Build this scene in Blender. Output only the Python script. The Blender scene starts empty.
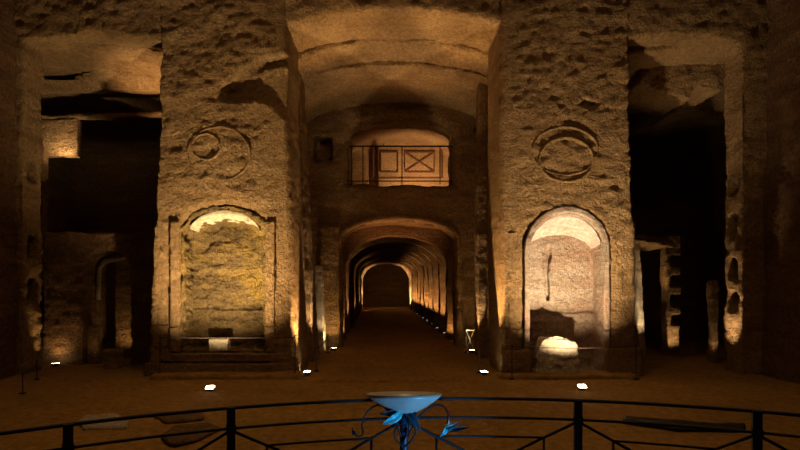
import bpy, bmesh, math, random
from mathutils import Vector, Matrix, noise, Quaternion
random.seed(7)
C = bpy.context.scene.collection
F = 533.0; CX = 390.0; CY = 285.0; EYE = 1.63
PI = math.pi
def X(px, Y): return (px-CX)/F*Y
def Z(py, Y): return EYE-(py-CY)/F*Y
def P(px, py, Y): return Vector((X(px, Y), Y, Z(py, Y)))
def floorY(py): return F*EYE/(py-CY)

# ------------------------------------------------------------ materials
def mat_rock(name, c1, c2, c3, scale=1.0, bump=0.6, strata=1.0, rough=0.92):
    m = bpy.data.materials.new(name); m.use_nodes = True
    nt = m.node_tree; N = nt.nodes; L = nt.links
    b = N['Principled BSDF']; b.inputs['Roughness'].default_value = rough
    b.inputs['Specular IOR Level'].default_value = 0.15
    g = N.new('ShaderNodeNewGeometry')
    def noi(sc, det, ro, vec=None):
        n = N.new('ShaderNodeTexNoise'); n.inputs['Scale'].default_value = sc
        n.inputs['Detail'].default_value = det; n.inputs['Roughness'].default_value = ro
        L.new(vec if vec else g.outputs['Position'], n.inputs['Vector']); return n
    mp = N.new('ShaderNodeMapping'); mp.inputs['Scale'].default_value = (0.5, 0.5, 2.6)
    L.new(g.outputs['Position'], mp.inputs['Vector'])
    n1 = noi(1.1*scale, 6, 0.65); n2 = noi(1.6*scale, 7, 0.7, mp.outputs['Vector']); n3 = noi(14*scale, 8, 0.75)
    r = N.new('ShaderNodeValToRGB'); L.new(n2.outputs['Fac'], r.inputs['Fac'])
    r.color_ramp.elements[0].position = 0.36; r.color_ramp.elements[0].color = (*c1, 1)
    r.color_ramp.elements[1].position = 0.64; r.color_ramp.elements[1].color = (*c2, 1)
    r2 = N.new('ShaderNodeValToRGB'); L.new(n1.outputs['Fac'], r2.inputs['Fac'])
    r2.color_ramp.elements[0].position = 0.45; r2.color_ramp.elements[0].color = (0, 0, 0, 1)
    r2.color_ramp.elements[1].position = 0.62; r2.color_ramp.elements[1].color = (0.8, 0.8, 0.8, 1)
    mx = N.new('ShaderNodeMix'); mx.data_type = 'RGBA'
    L.new(r2.outputs['Color'], mx.inputs[0]); L.new(r.outputs['Color'], mx.inputs[6]); mx.inputs[7].default_value = (*c3, 1)
    mx2 = N.new('ShaderNodeMix'); mx2.data_type = 'RGBA'; mx2.blend_type = 'MULTIPLY'; mx2.inputs[0].default_value = 0.6
    r3 = N.new('ShaderNodeValToRGB'); L.new(n3.outputs['Fac'], r3.inputs['Fac'])
    r3.color_ramp.elements[0].position = 0.38; r3.color_ramp.elements[0].color = (0.3, 0.27, 0.24, 1)
    r3.color_ramp.elements[1].position = 0.6; r3.color_ramp.elements[1].color = (1, 1, 1, 1)
    L.new(mx.outputs[2], mx2.inputs[6]); L.new(r3.outputs['Color'], mx2.inputs[7])
    L.new(mx2.outputs[2], b.inputs['Base Color'])
    n4 = noi(13*scale, 10, 0.8); n5 = noi(60*scale, 5, 0.75)
    v = N.new('ShaderNodeTexVoronoi'); v.inputs['Scale'].default_value = 22*scale
    L.new(g.outputs['Position'], v.inputs['Vector'])
    a = N.new('ShaderNodeMath'); a.operation = 'MULTIPLY_ADD'; a.inputs[1].default_value = 0.3
    L.new(n5.outputs['Fac'], a.inputs[0]); L.new(n4.outputs['Fac'], a.inputs[2])
    a2 = N.new('ShaderNodeMath'); a2.operation = 'MULTIPLY_ADD'; a2.inputs[1].default_value = 0.35
    L.new(v.outputs['Distance'], a2.inputs[0]); L.new(a.outputs[0], a2.inputs[2])
    a3 = N.new('ShaderNodeMath'); a3.operation = 'MULTIPLY_ADD'; a3.inputs[1].default_value = 0.7*strata
    L.new(n2.outputs['Fac'], a3.inputs[0]); L.new(a2.outputs[0], a3.inputs[2])
    bp = N.new('ShaderNodeBump'); bp.inputs['Strength'].default_value = min(1.0, bump*1.4); bp.inputs['Distance'].default_value = 0.11
    L.new(a3.outputs[0], bp.inputs['Height']); L.new(bp.outputs['Normal'], b.inputs['Normal'])
    return m
def mat(name, col, rough=0.6, metal=0.0, emit=None, es=0, trans=0.0, bump=0.0, bs=60, mot=0.0):
    m = bpy.data.materials.new(name); m.use_nodes = True
    nt = m.node_tree; b = nt.nodes['Principled BSDF']
    b.inputs['Base Color'].default_value = (*col, 1); b.inputs['Roughness'].default_value = rough
    b.inputs['Metallic'].default_value = metal
    if trans: b.inputs['Transmission Weight'].default_value = trans
    n = nt.nodes.new('ShaderNodeTexNoise'); n.inputs['Scale'].default_value = bs; n.inputs['Detail'].default_value = 5
    tc = nt.nodes.new('ShaderNodeTexCoord'); nt.links.new(tc.outputs['Object'], n.inputs['Vector'])
    if bump:
        bp = nt.nodes.new('ShaderNodeBump'); bp.inputs['Strength'].default_value = bump; bp.inputs['Distance'].default_value = 0.01
        nt.links.new(n.outputs['Fac'], bp.inputs['Height']); nt.links.new(bp.outputs['Normal'], b.inputs['Normal'])
    if mot:
        r = nt.nodes.new('ShaderNodeValToRGB'); nt.links.new(n.outputs['Fac'], r.inputs['Fac'])
        r.color_ramp.elements[0].position = 0.35; r.color_ramp.elements[0].color = (*[c*(1-mot) for c in col], 1)
        r.color_ramp.elements[1].position = 0.65; r.color_ramp.elements[1].color = (*col, 1)
        nt.links.new(r.outputs['Color'], b.inputs['Base Color'])
    if emit:
        b.inputs['Emission Color'].default_value = (*emit, 1); b.inputs['Emission Strength'].default_value = es
    return m
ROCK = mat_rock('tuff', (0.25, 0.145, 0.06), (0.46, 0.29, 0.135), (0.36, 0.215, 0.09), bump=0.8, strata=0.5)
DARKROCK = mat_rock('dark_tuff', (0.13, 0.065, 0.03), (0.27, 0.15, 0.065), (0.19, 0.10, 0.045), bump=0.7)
LINING = mat_rock('old_plaster', (0.26, 0.19, 0.13), (0.46, 0.37, 0.29), (0.36, 0.22, 0.15), bump=0.45, strata=0.3, scale=1.2)
YLINING = mat_rock('ochre_plaster', (0.13, 0.085, 0.035), (0.30, 0.20, 0.085), (0.42, 0.27, 0.06), bump=1.0, strata=0.9, scale=1.2)
FRESCO = mat_rock('fresco_plaster', (0.36, 0.22, 0.10), (0.55, 0.36, 0.18), (0.42, 0.24, 0.11), bump=0.2, strata=0.2, scale=1.3)
RED = mat('fresco_line', (0.2, 0.09, 0.045), 0.9, mot=0.3, bs=30)
DIRT = mat_rock('dirt_floor', (0.24, 0.135, 0.032), (0.36, 0.21, 0.055), (0.3, 0.17, 0.045), scale=0.7, bump=0.25, strata=0.2)
STONE = mat_rock('slab_stone', (0.36, 0.3, 0.24), (0.6, 0.52, 0.42), (0.5, 0.4, 0.3), scale=2, bump=0.4, strata=0.2)
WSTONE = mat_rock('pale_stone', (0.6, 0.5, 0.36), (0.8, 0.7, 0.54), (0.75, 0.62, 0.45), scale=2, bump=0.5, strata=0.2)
IRON = mat('blue_black_iron', (0.008, 0.012, 0.02), 0.55, 0.3, bump=0.2)
BLIRON = mat('dark_iron', (0.02, 0.015, 0.012), 0.6, 0.5, bump=0.2)
POST = mat('blue_painted_post', (0.01, 0.025, 0.07), 0.5, 0.2, bump=0.2)
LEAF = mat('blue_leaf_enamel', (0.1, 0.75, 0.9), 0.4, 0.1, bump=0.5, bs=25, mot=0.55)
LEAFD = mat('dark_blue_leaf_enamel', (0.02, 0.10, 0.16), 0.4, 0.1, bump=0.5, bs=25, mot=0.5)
PETAL = mat('pink_petal', (0.6, 0.35, 0.3), 0.6, bump=0.3)
BOWL = mat('alabaster', (0.46, 0.48, 0.48), 0.35, bump=0.15, bs=8, mot=0.3)
HOUSE = mat('lamp_housing', (0.03, 0.028, 0.026), 0.5, 0.4, bump=0.1)
LENS = mat('lamp_lens', (1, 0.9, 0.7), 0.3, emit=(1.0, 0.82, 0.5), es=28)
LENSDIM = mat('lamp_lens_small', (1, 0.9, 0.75), 0.3, emit=(1.0, 0.88, 0.7), es=3)
ROPE = mat('brown_rope', (0.03, 0.015, 0.008), 0.9, bump=0.5, bs=150)

# ------------------------------------------------------------ helpers
def tag(o, label=None, cat=None, group=None, kind=None):
    if label: o['label'] = label
    if cat: o['category'] = cat
    if group: o['group'] = group
    if kind: o['kind'] = kind
    return o
def empty(name, loc):
    o = bpy.data.objects.new(name, None); C.objects.link(o); o.location = loc; o.empty_display_size = 0.1; return o
def wpos(o):
    v = Vector(o.location)
    if o.parent: v = v + wpos(o.parent)
    return v
def link(name, me, material, parent=None, origin=None, smooth=True):
    o = bpy.data.objects.new(name, me); C.objects.link(o)
    if material: me.materials.clear(); me.materials.append(material)
    if smooth: me.polygons.foreach_set('use_smooth', [True]*len(me.polygons))
    if parent:
        w = wpos(parent); me.transform(Matrix.Translation(-w)); o.parent = parent
    elif origin is not None:
        me.transform(Matrix.Translation(-Vector(origin))); o.location = origin
    return o
def loft_var(bm, pa, ya, pb, ybs):
    A = [bm.verts.new((x, ya, z)) for x, z in pa]; B = [bm.verts.new((x, y, z)) for (x, z), y in zip(pb, ybs)]
    n = len(A); bm.faces.new(A); cx = sum(p[0] for p in pb)/n; cz = sum(p[1] for p in pb)/n
    m = bm.verts.new((cx, sum(ybs)/n, cz))
    for i in range(n):
        j = (i+1) % n; bm.faces.new((A[j], A[i], B[i], B[j])); bm.faces.new((B[j], B[i], m))
def loft(bm, pa, ya, pb, yb):
    """closed solid between polygon pa at y=ya and pb at y=yb (same count)"""
    A = [bm.verts.new((x, ya, z)) for x, z in pa]; B = [bm.verts.new((x, yb, z)) for x, z in pb]
    n = len(A)
    bm.faces.new(A); bm.faces.new(B[::-1])
    for i in range(n):
        j = (i+1) % n
        bm.faces.new((A[j], A[i], B[i], B[j]))
def prism(bm, poly, y0, y1): loft(bm, poly, y0, poly, y1)
def box(bm, x0, x1, y0, y1, z0, z1, rot=None):
    vs = [bm.verts.new((x, y, z)) for x in (x0, x1) for y in (y0, y1) for z in (z0, z1)]
    for f in ((0,1,3,2),(4,6,7,5),(0,4,5,1),(2,3,7,6),(0,2,6,4),(1,5,7,3)): bm.faces.new([vs[i] for i in f])
    if rot is not None: bmesh.ops.transform(bm, matrix=rot, verts=vs)
    return vs
def xprism(bm, poly_yz, x0, x1):
    A = [bm.verts.new((x0, y, z)) for y, z in poly_yz]; B = [bm.verts.new((x1, y, z)) for y, z in poly_yz]
    n = len(A); bm.faces.new(A); bm.faces.new(B[::-1])
    for i in range(n):
        j = (i+1) % n; bm.faces.new((A[j], A[i], B[i], B[j]))
def arch(x0, x1, z0, zs, zc, n=18):
    cx = (x0+x1)/2; a = (x1-x0)/2; p = [(x0, z0), (x1, z0)]
    for i in range(n+1):
        t = PI*i/n; p.append((cx+a*math.cos(t), zs+(zc-zs)*math.sin(t)))
    return p
def arch_band(bm, x0, x1, z0, zs, zc, w, y0, y1, n=28):
    """moulding that follows an arch, legs included"""
    cx = (x0+x1)/2; a = (x1-x0)/2
    inn = [(x1, z0)]+[(cx+a*math.cos(PI*i/n), zs+(zc-zs)*math.sin(PI*i/n)) for i in range(n+1)]+[(x0, z0)]
    out = [(x1+w, z0)]+[(cx+(a+w)*math.cos(PI*i/n), zs+(zc-zs+w)*math.sin(PI*i/n)) for i in range(n+1)]+[(x0-w, z0)]
    vi = [[bm.verts.new((x, y, z)) for x, z in inn] for y in (y0, y1)]
    vo = [[bm.verts.new((x, y, z)) for x, z in out] for y in (y0, y1)]
    m = len(inn)
    for k in range(m-1):
        bm.faces.new((vi[0][k], vo[0][k], vo[0][k+1], vi[0][k+1])); bm.faces.new((vi[1][k+1], vo[1][k+1], vo[1][k], vi[1][k]))
        bm.faces.new((vo[0][k], vo[1][k], vo[1][k+1], vo[0][k+1])); bm.faces.new((vi[0][k+1], vi[1][k+1], vi[1][k], vi[0][k]))
    for k in (0, m-1): bm.faces.new((vi[0][k], vi[1][k], vo[1][k], vo[0][k]))
def to_mesh(bm, name='m'):
    bmesh.ops.recalc_face_normals(bm, faces=bm.faces[:])
    me = bpy.data.meshes.new(name); bm.to_mesh(me); bm.free(); return me
def displace(me, amp, fine, freq=1.3, seed=0.0, mask=None):
    n = len(me.vertices); off = Vector((seed, seed*1.7, seed*0.3))
    nors = [v.normal.copy() for v in me.vertices]
    for i, v in enumerate(me.vertices):
        p = v.co; q = p*freq+off
        d = amp*noise.fractal(q, 1.0, 2.0, 3)
        s = Vector((p.x*3.2, p.y*3.2, p.z*8))+off
        d += fine*0.8*noise.fractal(s, 0.8, 2.1, 3)
        r = noise.fractal(p*10+off, 0.9, 2.0, 2)
        d += fine*0.7*r
        if mask: d *= mask(p)
        v.co = p+nors[i]*d
def carve(name, adds, cuts, voxel, material, amp=0.05, fine=0.02, parent=None, origin=None, freq=1.3, mask=None):
    """solid of rock: adds minus cuts, weathered"""
    ba = bmesh.new()
    for f in adds: f(ba)
    ma = to_mesh(ba, name); oa = bpy.data.objects.new(name+'_tmp', ma); C.objects.link(oa)
    oc = None
    if cuts:
        bc = bmesh.new()
        for f in cuts: f(bc)
        mc = to_mesh(bc); oc = bpy.data.objects.new('cut_tmp', mc); C.objects.link(oc)
        md = oa.modifiers.new('b', 'BOOLEAN'); md.operation = 'DIFFERENCE'; md.object = oc; md.solver = 'EXACT'; md.use_self = True
    r = oa.modifiers.new('r', 'REMESH'); r.mode = 'VOXEL'; r.voxel_size = voxel; r.adaptivity = 0.0
    dg = bpy.context.evaluated_depsgraph_get(); dg.update()
    me = bpy.data.meshes.new_from_object(oa.evaluated_get(dg)); me.name = name
    bpy.data.objects.remove(oa)
    if oc: bpy.data.objects.remove(oc)
    displace(me, amp, fine, freq, mask=mask)
    return link(name, me, material, parent, origin)
def S(o): o['kind'] = 'structure'; return o
def flatbar(bm, p, q, w, y, t=0.02):
    a = Vector((p[0], 0, p[1])); b = Vector((q[0], 0, q[1])); d = (b-a).normalized(); n = Vector((-d.z, 0, d.x))*w/2
    pts = [a+n, a-n, b-n, b+n]
    prism(bm, [(v.x, v.z) for v in pts], y-t, y+0.06)
def tube(bm, pts, r, seg=8, taper=None):
    pts = [Vector(p) for p in pts]; rings = []
    up = Vector((0, 0, 1)); prev = None
    for i, p in enumerate(pts):
        t = (pts[min(i+1, len(pts)-1)]-pts[max(i-1, 0)]).normalized()
        if prev is None:
            a = t.cross(up)
            if a.length < 0.01: a = t.cross(Vector((1, 0, 0)))
            a.normalize()
        else:
            a = (prev-t*prev.dot(t)).normalized()
        prev = a; b = t.cross(a)
        rr = r if taper is None else r*(taper[0]+(taper[1]-taper[0])*i/(len(pts)-1))
        rings.append([bm.verts.new(p+a*rr*math.cos(2*PI*k/seg)+b*rr*math.sin(2*PI*k/seg)) for k in range(seg)])
    for i in range(len(rings)-1):
        for k in range(seg):
            k2 = (k+1) % seg; bm.faces.new((rings[i][k], rings[i][k2], rings[i+1][k2], rings[i+1][k]))
    bm.faces.new(rings[0][::-1]); bm.faces.new(rings[-1])
def lathe(bm, prof, c, seg=40, M=None):
    rings = []
    for r, z in prof:
        vs = []
        for k in range(seg):
            a = 2*PI*k/seg; p = Vector((r*math.cos(a), r*math.sin(a), z))
            if M is not None: p = M @ p
            vs.append(bm.verts.new(p+Vector(c)))
        rings.append(vs)
    for i in range(len(rings)-1):
        for k in range(seg):
            k2 = (k+1) % seg; bm.faces.new((rings[i][k], rings[i][k2], rings[i+1][k2], rings[i+1][k]))
    bm.faces.new(rings[0][::-1]); bm.faces.new(rings[-1])
def simple(name, fn, material, parent=None, origin=None, smooth=False, bevel=0):
    bm = bmesh.new(); fn(bm)
    if bevel: bmesh.ops.bevel(bm, geom=bm.edges[:], offset=bevel, segments=2, affect='EDGES', clamp_overlap=True)
    return link(name, to_mesh(bm, name), material, parent, origin, smooth)

Y0 = 9.7
# facade heights/edges
LX0, LX1 = X(22, Y0), X(158, Y0)       # left passage
CL, CR = X(288, Y0), X(500, Y0)        # central passage
RX0, RX1 = X(629, Y0), X(742, Y0)
TOP = 8.2

# ------------------------------------------------------------ floor and hall
def f_floor(bm):
    n = 90; m = 60
    vs = [[None]*(m+1) for _ in range(n+1)]
    for i in range(n+1):
        for j in range(m+1):
            x = -9.6+19.2*i/n; y = -3.2+20.2*j/m
            z = 0.022*noise.fractal(Vector((x*1.1, y*1.1, 0)), 1, 2, 3)-0.01
            vs[i][j] = bm.verts.new((x, y, z))
    for i in range(n):
        for j in range(m): bm.faces.new((vs[i][j], vs[i+1][j], vs[i+1][j+1], vs[i][j+1]))
    r = bmesh.ops.extrude_face_region(bm, geom=bm.faces[:])
    for v in r['geom']:
        if isinstance(v, bmesh.types.BMVert): v.co.z = -0.3
fl = S(simple('floor', f_floor, DIRT, smooth=True))
S(simple('floor_tunnel', lambda bm: box(bm, -5, 5, 16.9, 43, -0.3, -0.005), DIRT))
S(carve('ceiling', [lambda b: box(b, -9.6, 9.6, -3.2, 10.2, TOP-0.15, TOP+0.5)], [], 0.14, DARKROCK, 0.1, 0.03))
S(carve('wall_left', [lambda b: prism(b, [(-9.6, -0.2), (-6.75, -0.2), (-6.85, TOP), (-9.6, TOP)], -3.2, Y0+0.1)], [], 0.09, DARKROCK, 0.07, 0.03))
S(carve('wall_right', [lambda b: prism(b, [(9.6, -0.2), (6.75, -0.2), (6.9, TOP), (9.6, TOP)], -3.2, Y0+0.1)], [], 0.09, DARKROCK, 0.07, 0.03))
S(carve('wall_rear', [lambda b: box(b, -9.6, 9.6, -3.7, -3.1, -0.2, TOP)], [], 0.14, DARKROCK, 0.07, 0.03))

# ------------------------------------------------------------ facade: outer walls and lintels
pl_in = X(155, Y0)
adds = [lambda b: box(b, -9.8, LX1+0.15, Y0+0.03, 10.28, -0.2, TOP),
        lambda b: box(b, CL-0.15, CR+0.15, Y0+0.05, 11.0, 5.6, TOP),
        lambda b: box(b, RX0-0.15, 9.8, Y0+0.03, 10.25, -0.2, TOP)]
cuts = [lambda b: loft(b, [(LX0+0.0, -1), (LX1+0.35, -1), (LX1+0.35, Z(44, Y0)), (X(130, Y0), Z(36, Y0)), (X(95, Y0), Z(31, Y0)), (X(70, Y0), Z(34, Y0)), (X(45, Y0), Z(37, Y0)), (LX0, Z(38, Y0))], Y0-0.5,
                       [(LX0+0.0, -1), (LX1+0.35, -1), (LX1+0.35, Z(44, Y0)), (X(130, Y0), Z(36, Y0)), (X(95, Y0), Z(31, Y0)), (X(70, Y0), Z(34, Y0)), (X(45, Y0), Z(37, Y0)), (LX0, Z(38, Y0))], 11.5),
        lambda b: prism(b, arch(CL-0.3, CR+0.3, -1, Z(40, Y0), Z(8, Y0)), 8, 12),
        lambda b: prism(b, arch(RX0-0.3, RX1+0.02, -1, Z(48, Y0), Z(33, Y0)), 8, 12)]
# loculi cut in the outer jambs
for z0, z1 in ((3.55, 4.0), (2.1, 2.55), (1.3, 1.75)):
    cuts.append(lambda b, z0=z0, z1=z1: box(b, LX0-0.6, LX0+0.1, Y0+0.16, Y0+0.46, z0, z1))
for z0, z1 in ((3.3, 3.7), (2.55, 2.95), (1.75, 2.15), (1.15, 1.5)):
    cuts.append(lambda b, z0=z0, z1=z1: box(b, RX1-0.1, RX1+0.5, Y0+0.16, Y0+0.46, z0, z1))
S(carve('wall_front', adds, cuts, 0.055, ROCK, 0.055, 0.025))

# ------------------------------------------------------------ the two broad pillars
def chamfer(b, xb, xt, sgn, d=0.07):
    """wedge that bevels the pillar's inner front corner; sgn +1: pillar lies at smaller x"""
    L_ = []
    for z, x in ((-0.5, xb), (Z(100, Y0), xt), (TOP+1, xt)):
        L_.append([b.verts.new((x-sgn*d, Y0-0.1, z)), b.verts.new((x+sgn*0.3, Y0-0.1, z)), b.verts.new((x+sgn*0.3, Y0+d*1.3, z)), b.verts.new((x, Y0+d*1.3, z)), b.verts.new((x-sgn*d, Y0, z))])
    b.faces.new(L_[0]); b.faces.new(L_[-1][::-1])
    for a, c in zip(L_[:-1], L_[1:]):
        for k in range(5): m = (k+1) % 5; b.faces.new((a[k], c[k], c[m], a[m]))
def pillar(name, loc, label, body_poly, y1, cuts, voxel=0.042, xb=0, xt=0):
    def mask(p):
        k = min(1, max(0, p.z/Z(100, Y0))); x = xb+(xt-xb)*k
        return min(1.0, max(0.15, (abs(p.x-x)-0.05)/0.3))
    t = empty(name, loc); tag(t, label, 'pillar')
    carve('pillar_body', [lambda b: prism(b, body_poly, Y0, y1)], cuts, voxel, ROCK, 0.045, 0.028, parent=t, mask=mask)
    return t
def weather(name, fn, material, parent, voxel=0.025, amp=0.012, fine=0.01):
    return carve(name, [fn], [], voxel, material, amp, fine, parent=parent, freq=3)

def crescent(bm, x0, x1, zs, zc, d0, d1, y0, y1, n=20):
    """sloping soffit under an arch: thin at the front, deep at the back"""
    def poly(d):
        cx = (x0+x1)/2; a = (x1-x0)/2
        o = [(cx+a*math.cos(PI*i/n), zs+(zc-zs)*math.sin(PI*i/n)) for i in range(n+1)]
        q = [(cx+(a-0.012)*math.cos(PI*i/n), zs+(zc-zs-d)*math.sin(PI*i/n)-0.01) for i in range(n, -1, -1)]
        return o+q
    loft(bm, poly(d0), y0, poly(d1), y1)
# left pillar
LP0b, LP1b, LP0t, LP1t = X(149, Y0), X(298, Y0), X(160, Y0), X(287, Y0)
zt6 = Z(100, Y0)
bp = [(LP0b, -0.1), (LP1b, -0.1), (X(293, Y0), Z(240, Y0)), (LP1t, zt6), (LP1t, TOP), (LP0t, TOP), (LP0t, zt6), (X(154, Y0), Z(240, Y0))]
nA = arch(X(183, Y0), X(264, Y0), Z(351, Y0), Z(230, Y0), Z(208, Y0))
nB = arch(X(184, Y0), X(259, Y0), Z(351, Y0), Z(240, Y0), Z(222, Y0))
nO = arch(X(180, Y0), X(267, Y0), Z(353, Y0), Z(230, Y0), Z(205, Y0))
chunk = [(X(218, Y0), Z(98, Y0)), (X(219, Y0), Z(86, Y0)), (X(236, Y0), Z(70, Y0)), (X(262, Y0), Z(57, Y0)), (X(296, Y0), Z(52, Y0)), (X(296, Y0), Z(120, Y0)), (X(282, Y0), Z(118, Y0)), (X(270, Y0), Z(104, Y0)), (X(255, Y0), Z(99, Y0)), (X(236, Y0), Z(102, Y0)), (X(224, Y0), Z(102, Y0))]
ccx, ccz = X(258, Y0), Z(84, Y0)
zb = Z(103, Y0); chunkB = [(ccx+(x-ccx)*0.9+0.04, zb+(z-zb)*0.6+0.03) for x, z in chunk]
shallow = arch(X(176, Y0), X(272, Y0), Z(356, Y0), Z(228, Y0), Z(200, Y0))
pL = pillar('rock_pillar', (X(222, Y0), Y0+0.6, 0), 'broad left tuff pillar with flat-arched ochre niche and small round medallion', bp, 10.95,
    [lambda b: chamfer(b, LP1b, LP1t, 1), lambda b: prism(b, nO, Y0+0.02, Y0+0.58), lambda b: prism(b, shallow, Y0-0.3, Y0+0.05), lambda b: prism(b, nA, Y0-0.3, Y0-0.0),
     lambda b: loft_var(b, chunk, Y0-0.05, chunkB, [Y0+0.30, Y0+0.28, Y0+0.22, Y0+0.13, Y0+0.10, Y0+0.05, Y0+0.05, Y0+0.05, Y0+0.12, Y0+0.24, Y0+0.30]), lambda b: prism(b, chunk, Y0-0.1, Y0+0.05), lambda b: loft(b, chunk[1:5]+[(X(290, Y0), Z(60, Y0)), (X(262, Y0), Z(66, Y0)), (X(238, Y0), Z(80, Y0))], Y0-0.05, [(x, z-0.05) for x, z in chunk[1:5]+[(X(290, Y0), Z(60, Y0)), (X(262, Y0), Z(66, Y0)), (X(238, Y0), Z(80, Y0))]], Y0+0.16),
     lambda b: prism(b, [(X(165, Y0), Z(350, Y0)), (X(170, Y0), Z(350, Y0)), (X(170, Y0), Z(228, Y0)), (X(165, Y0), Z(228, Y0))], Y0-0.2, Y0+0.05),
     lambda b: box(b, LP0b-0.1, X(158, Y0), Y0+0.2, Y0+0.6, Z(215, Y0), Z(160, Y0))], xb=LP1b, xt=LP1t)
carve('niche_lining', [lambda b: prism(b, nO, Y0+0.035, Y0+0.65)], [lambda b: loft(b, nA, Y0-0.02, nB, Y0+0.46)], 0.026, YLINING, 0.03, 0.05, parent=pL, freq=3)['label'] = 'rough ochre plaster lining the niche'
PALE = mat_rock('brightened_plaster', (0.4, 0.33, 0.23), (0.66, 0.57, 0.42), (0.5, 0.42, 0.28), bump=0.25, strata=0.2)  # paler than the lining: lamplight on the soffit put into the colour
weather('lit_niche_soffit', lambda b: crescent(b, X(188, Y0), X(259, Y0), Z(232, Y0), Z(209, Y0), 0.08, 0.22, Y0+0.05, Y0+0.5), PALE, pL, 0.025, 0.008, 0.006)['label'] = 'paled plaster standing in for lamplight under the niche arch'
for a, b_ in ((171, 180), (266, 275)):
    weather('pilaster', lambda b, a=a, b_=b_: box(b, X(a, Y0), X(b_, Y0), Y0-0.055, Y0+0.06, Z(352, Y0), Z(222, Y0)), ROCK, pL)
weather('sill', lambda b: box(b, X(164, Y0), X(282, Y0), Y0-0.08, Y0+0.1, Z(362, Y0), Z(353, Y0)), ROCK, pL)
weather('plinth', lambda b: box(b, X(146, Y0), X(300, Y0), Y0-0.13, Y0+0.1, -0.05, 0.22), ROCK, pL, 0.035)
def ring(bm, cx, cz, rx, rz, w, y0, y1, n=48):
    prof = [(-w/2, y0+0.02), (0, y0-0.015), (w/2, y0+0.02), (w/2, y1), (-w/2, y1)]
    rings = []
    for i in range(n):
        a = 2*PI*i/n; wob = 1+0.03*noise.noise(Vector((math.cos(a)*2, math.sin(a)*2, cx)))
        rings.append([bm.verts.new((cx+(rx+p)*wob*math.cos(a), y, cz+(rz+p)*wob*math.sin(a))) for p, y in prof])
    for i in range(n):
        j = (i+1) % n
        for k in range(5):
            l = (k+1) % 5; bm.faces.new((rings[i][k], rings[j][k], rings[j][l], rings[i][l]))
def px(v): return v/F*Y0
weather('medallion', lambda b: (ring(b, X(206, Y0), Z(147, Y0), px(14), px(13), 0.06, Y0-0.03, Y0+0.08)), ROCK, pL, 0.022)
weather('medallion', lambda b: (ring(b, X(219, Y0), Z(154, Y0), px(31), px(27), 0.055, Y0-0.02, Y0+0.07)), ROCK, pL, 0.022)

# right pillar
RP0b, RP1b, RP0t, RP1t = X(502, Y0), X(638, Y0), X(500, Y0), X(628, Y0)
bp = [(RP0b, -0.1), (RP1b, -0.1), (X(633, Y0), Z(240, Y0)), (RP1t, zt6), (RP1t, TOP), (RP0t, TOP), (RP0t, zt6), (X(500, Y0), Z(240, Y0))]
mA = arch(X(529, Y0), X(605, Y0), Z(373, Y0), Z(250, Y0), Z(213, Y0))
mO = arch(X(525, Y0), X(608, Y0), Z(374, Y0), Z(250, Y0), Z(209, Y0))
mB = arch(X(533, Y0), X(603, Y0), Z(373, Y0), Z(254, Y0), Z(223, Y0))
pR = pillar('rock_pillar', (X(568, Y0), Y0+0.6, 0), 'broad right tuff pillar with tall round-headed pale plaster niche', bp, 10.95,
    [lambda b: chamfer(b, RP0b, RP0t, -1), lambda b: prism(b, mO, Y0+0.02, Y0+0.68), lambda b: prism(b, mA, Y0-0.4, Y0),
     lambda b: prism(b, arch(X(520, Y0), X(614, Y0), Z(372, Y0), Z(248, Y0), Z(206, Y0)), Y0-0.3, Y0+0.06),
     lambda b: prism(b, [(X(577, Y0), Z(103, Y0)), (X(586, Y0), Z(97, Y0)), (X(602, Y0), Z(104, Y0)), (X(592, Y0), Z(110, Y0))], Y0-0.2, Y0+0.1),
     lambda b: prism(b, [(X(556, Y0), Z(104, Y0)), (X(562, Y0), Z(101, Y0)), (X(566, Y0), Z(106, Y0)), (X(560, Y0), Z(108, Y0))], Y0-0.2, Y0+0.08)], xb=RP0b, xt=RP0t)
yk = Y0+0.5
crack = [(543, 265), (544, 252), (547, 246), (551.5, 246), (551.5, 258), (550, 266), (550, 290), (549, 318), (547, 318), (546.5, 285)]
carve('niche_lining', [lambda b: prism(b, mO, Y0+0.035, Y0+0.7)], [lambda b: loft(b, mA, Y0-0.02, mB, Y0+0.52), lambda b: prism(b, [(X(x, yk), Z(y, yk)) for x, y in crack], Y0+0.3, Y0+0.64)], 0.022, LINING, 0.02, 0.01, parent=pR, freq=2.5)['label'] = 'pale pinkish plaster with a dark crack lining the niche'
PINK = mat_rock('lit_pink_plaster', (0.42, 0.31, 0.26), (0.66, 0.54, 0.47), (0.55, 0.4, 0.33), bump=0.25, strata=0.2)  # pinkish plaster made paler, with the soffit's lamplight in its colour
weather('lit_niche_soffit', lambda b: crescent(b, X(531, Y0), X(603, Y0), Z(250, Y0), Z(213, Y0), 0.05, 0.36, Y0+0.06, Y0+0.54), PINK, pR, 0.025, 0.008, 0.006)['label'] = 'pinkish plaster, paled in place of lamplight under the niche arch'
carve('arch_moulding', [lambda b: arch_band(b, X(530, Y0), X(604, Y0), Z(371, Y0), Z(250, Y0), Z(212, Y0), 0.10, Y0-0.03, Y0+0.1)], [], 0.025, LINING, 0.015, 0.01, parent=pR)
for a, b_ in ((616, 623), (508, 516)):
    weather('pilaster', lambda b, a=a, b_=b_: box(b, X(a, Y0), X(b_, Y0), Y0-0.015, Y0+0.06, Z(350, Y0), Z(232, Y0)), ROCK, pR)
weather('plinth', lambda b: (box(b, X(500, Y0), X(530, Y0), Y0-0.13, Y0+0.1, -0.05, 0.45), box(b, X(604, Y0), X(640, Y0), Y0-0.13, Y0+0.1, -0.05, 0.5)), ROCK, pR, 0.035)
weather('medallion', lambda b: (ring(b, X(566, Y0), Z(160, Y0), px(27), px(22), 0.07, Y0-0.03, Y0+0.08)), ROCK, pR, 0.022)
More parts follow.
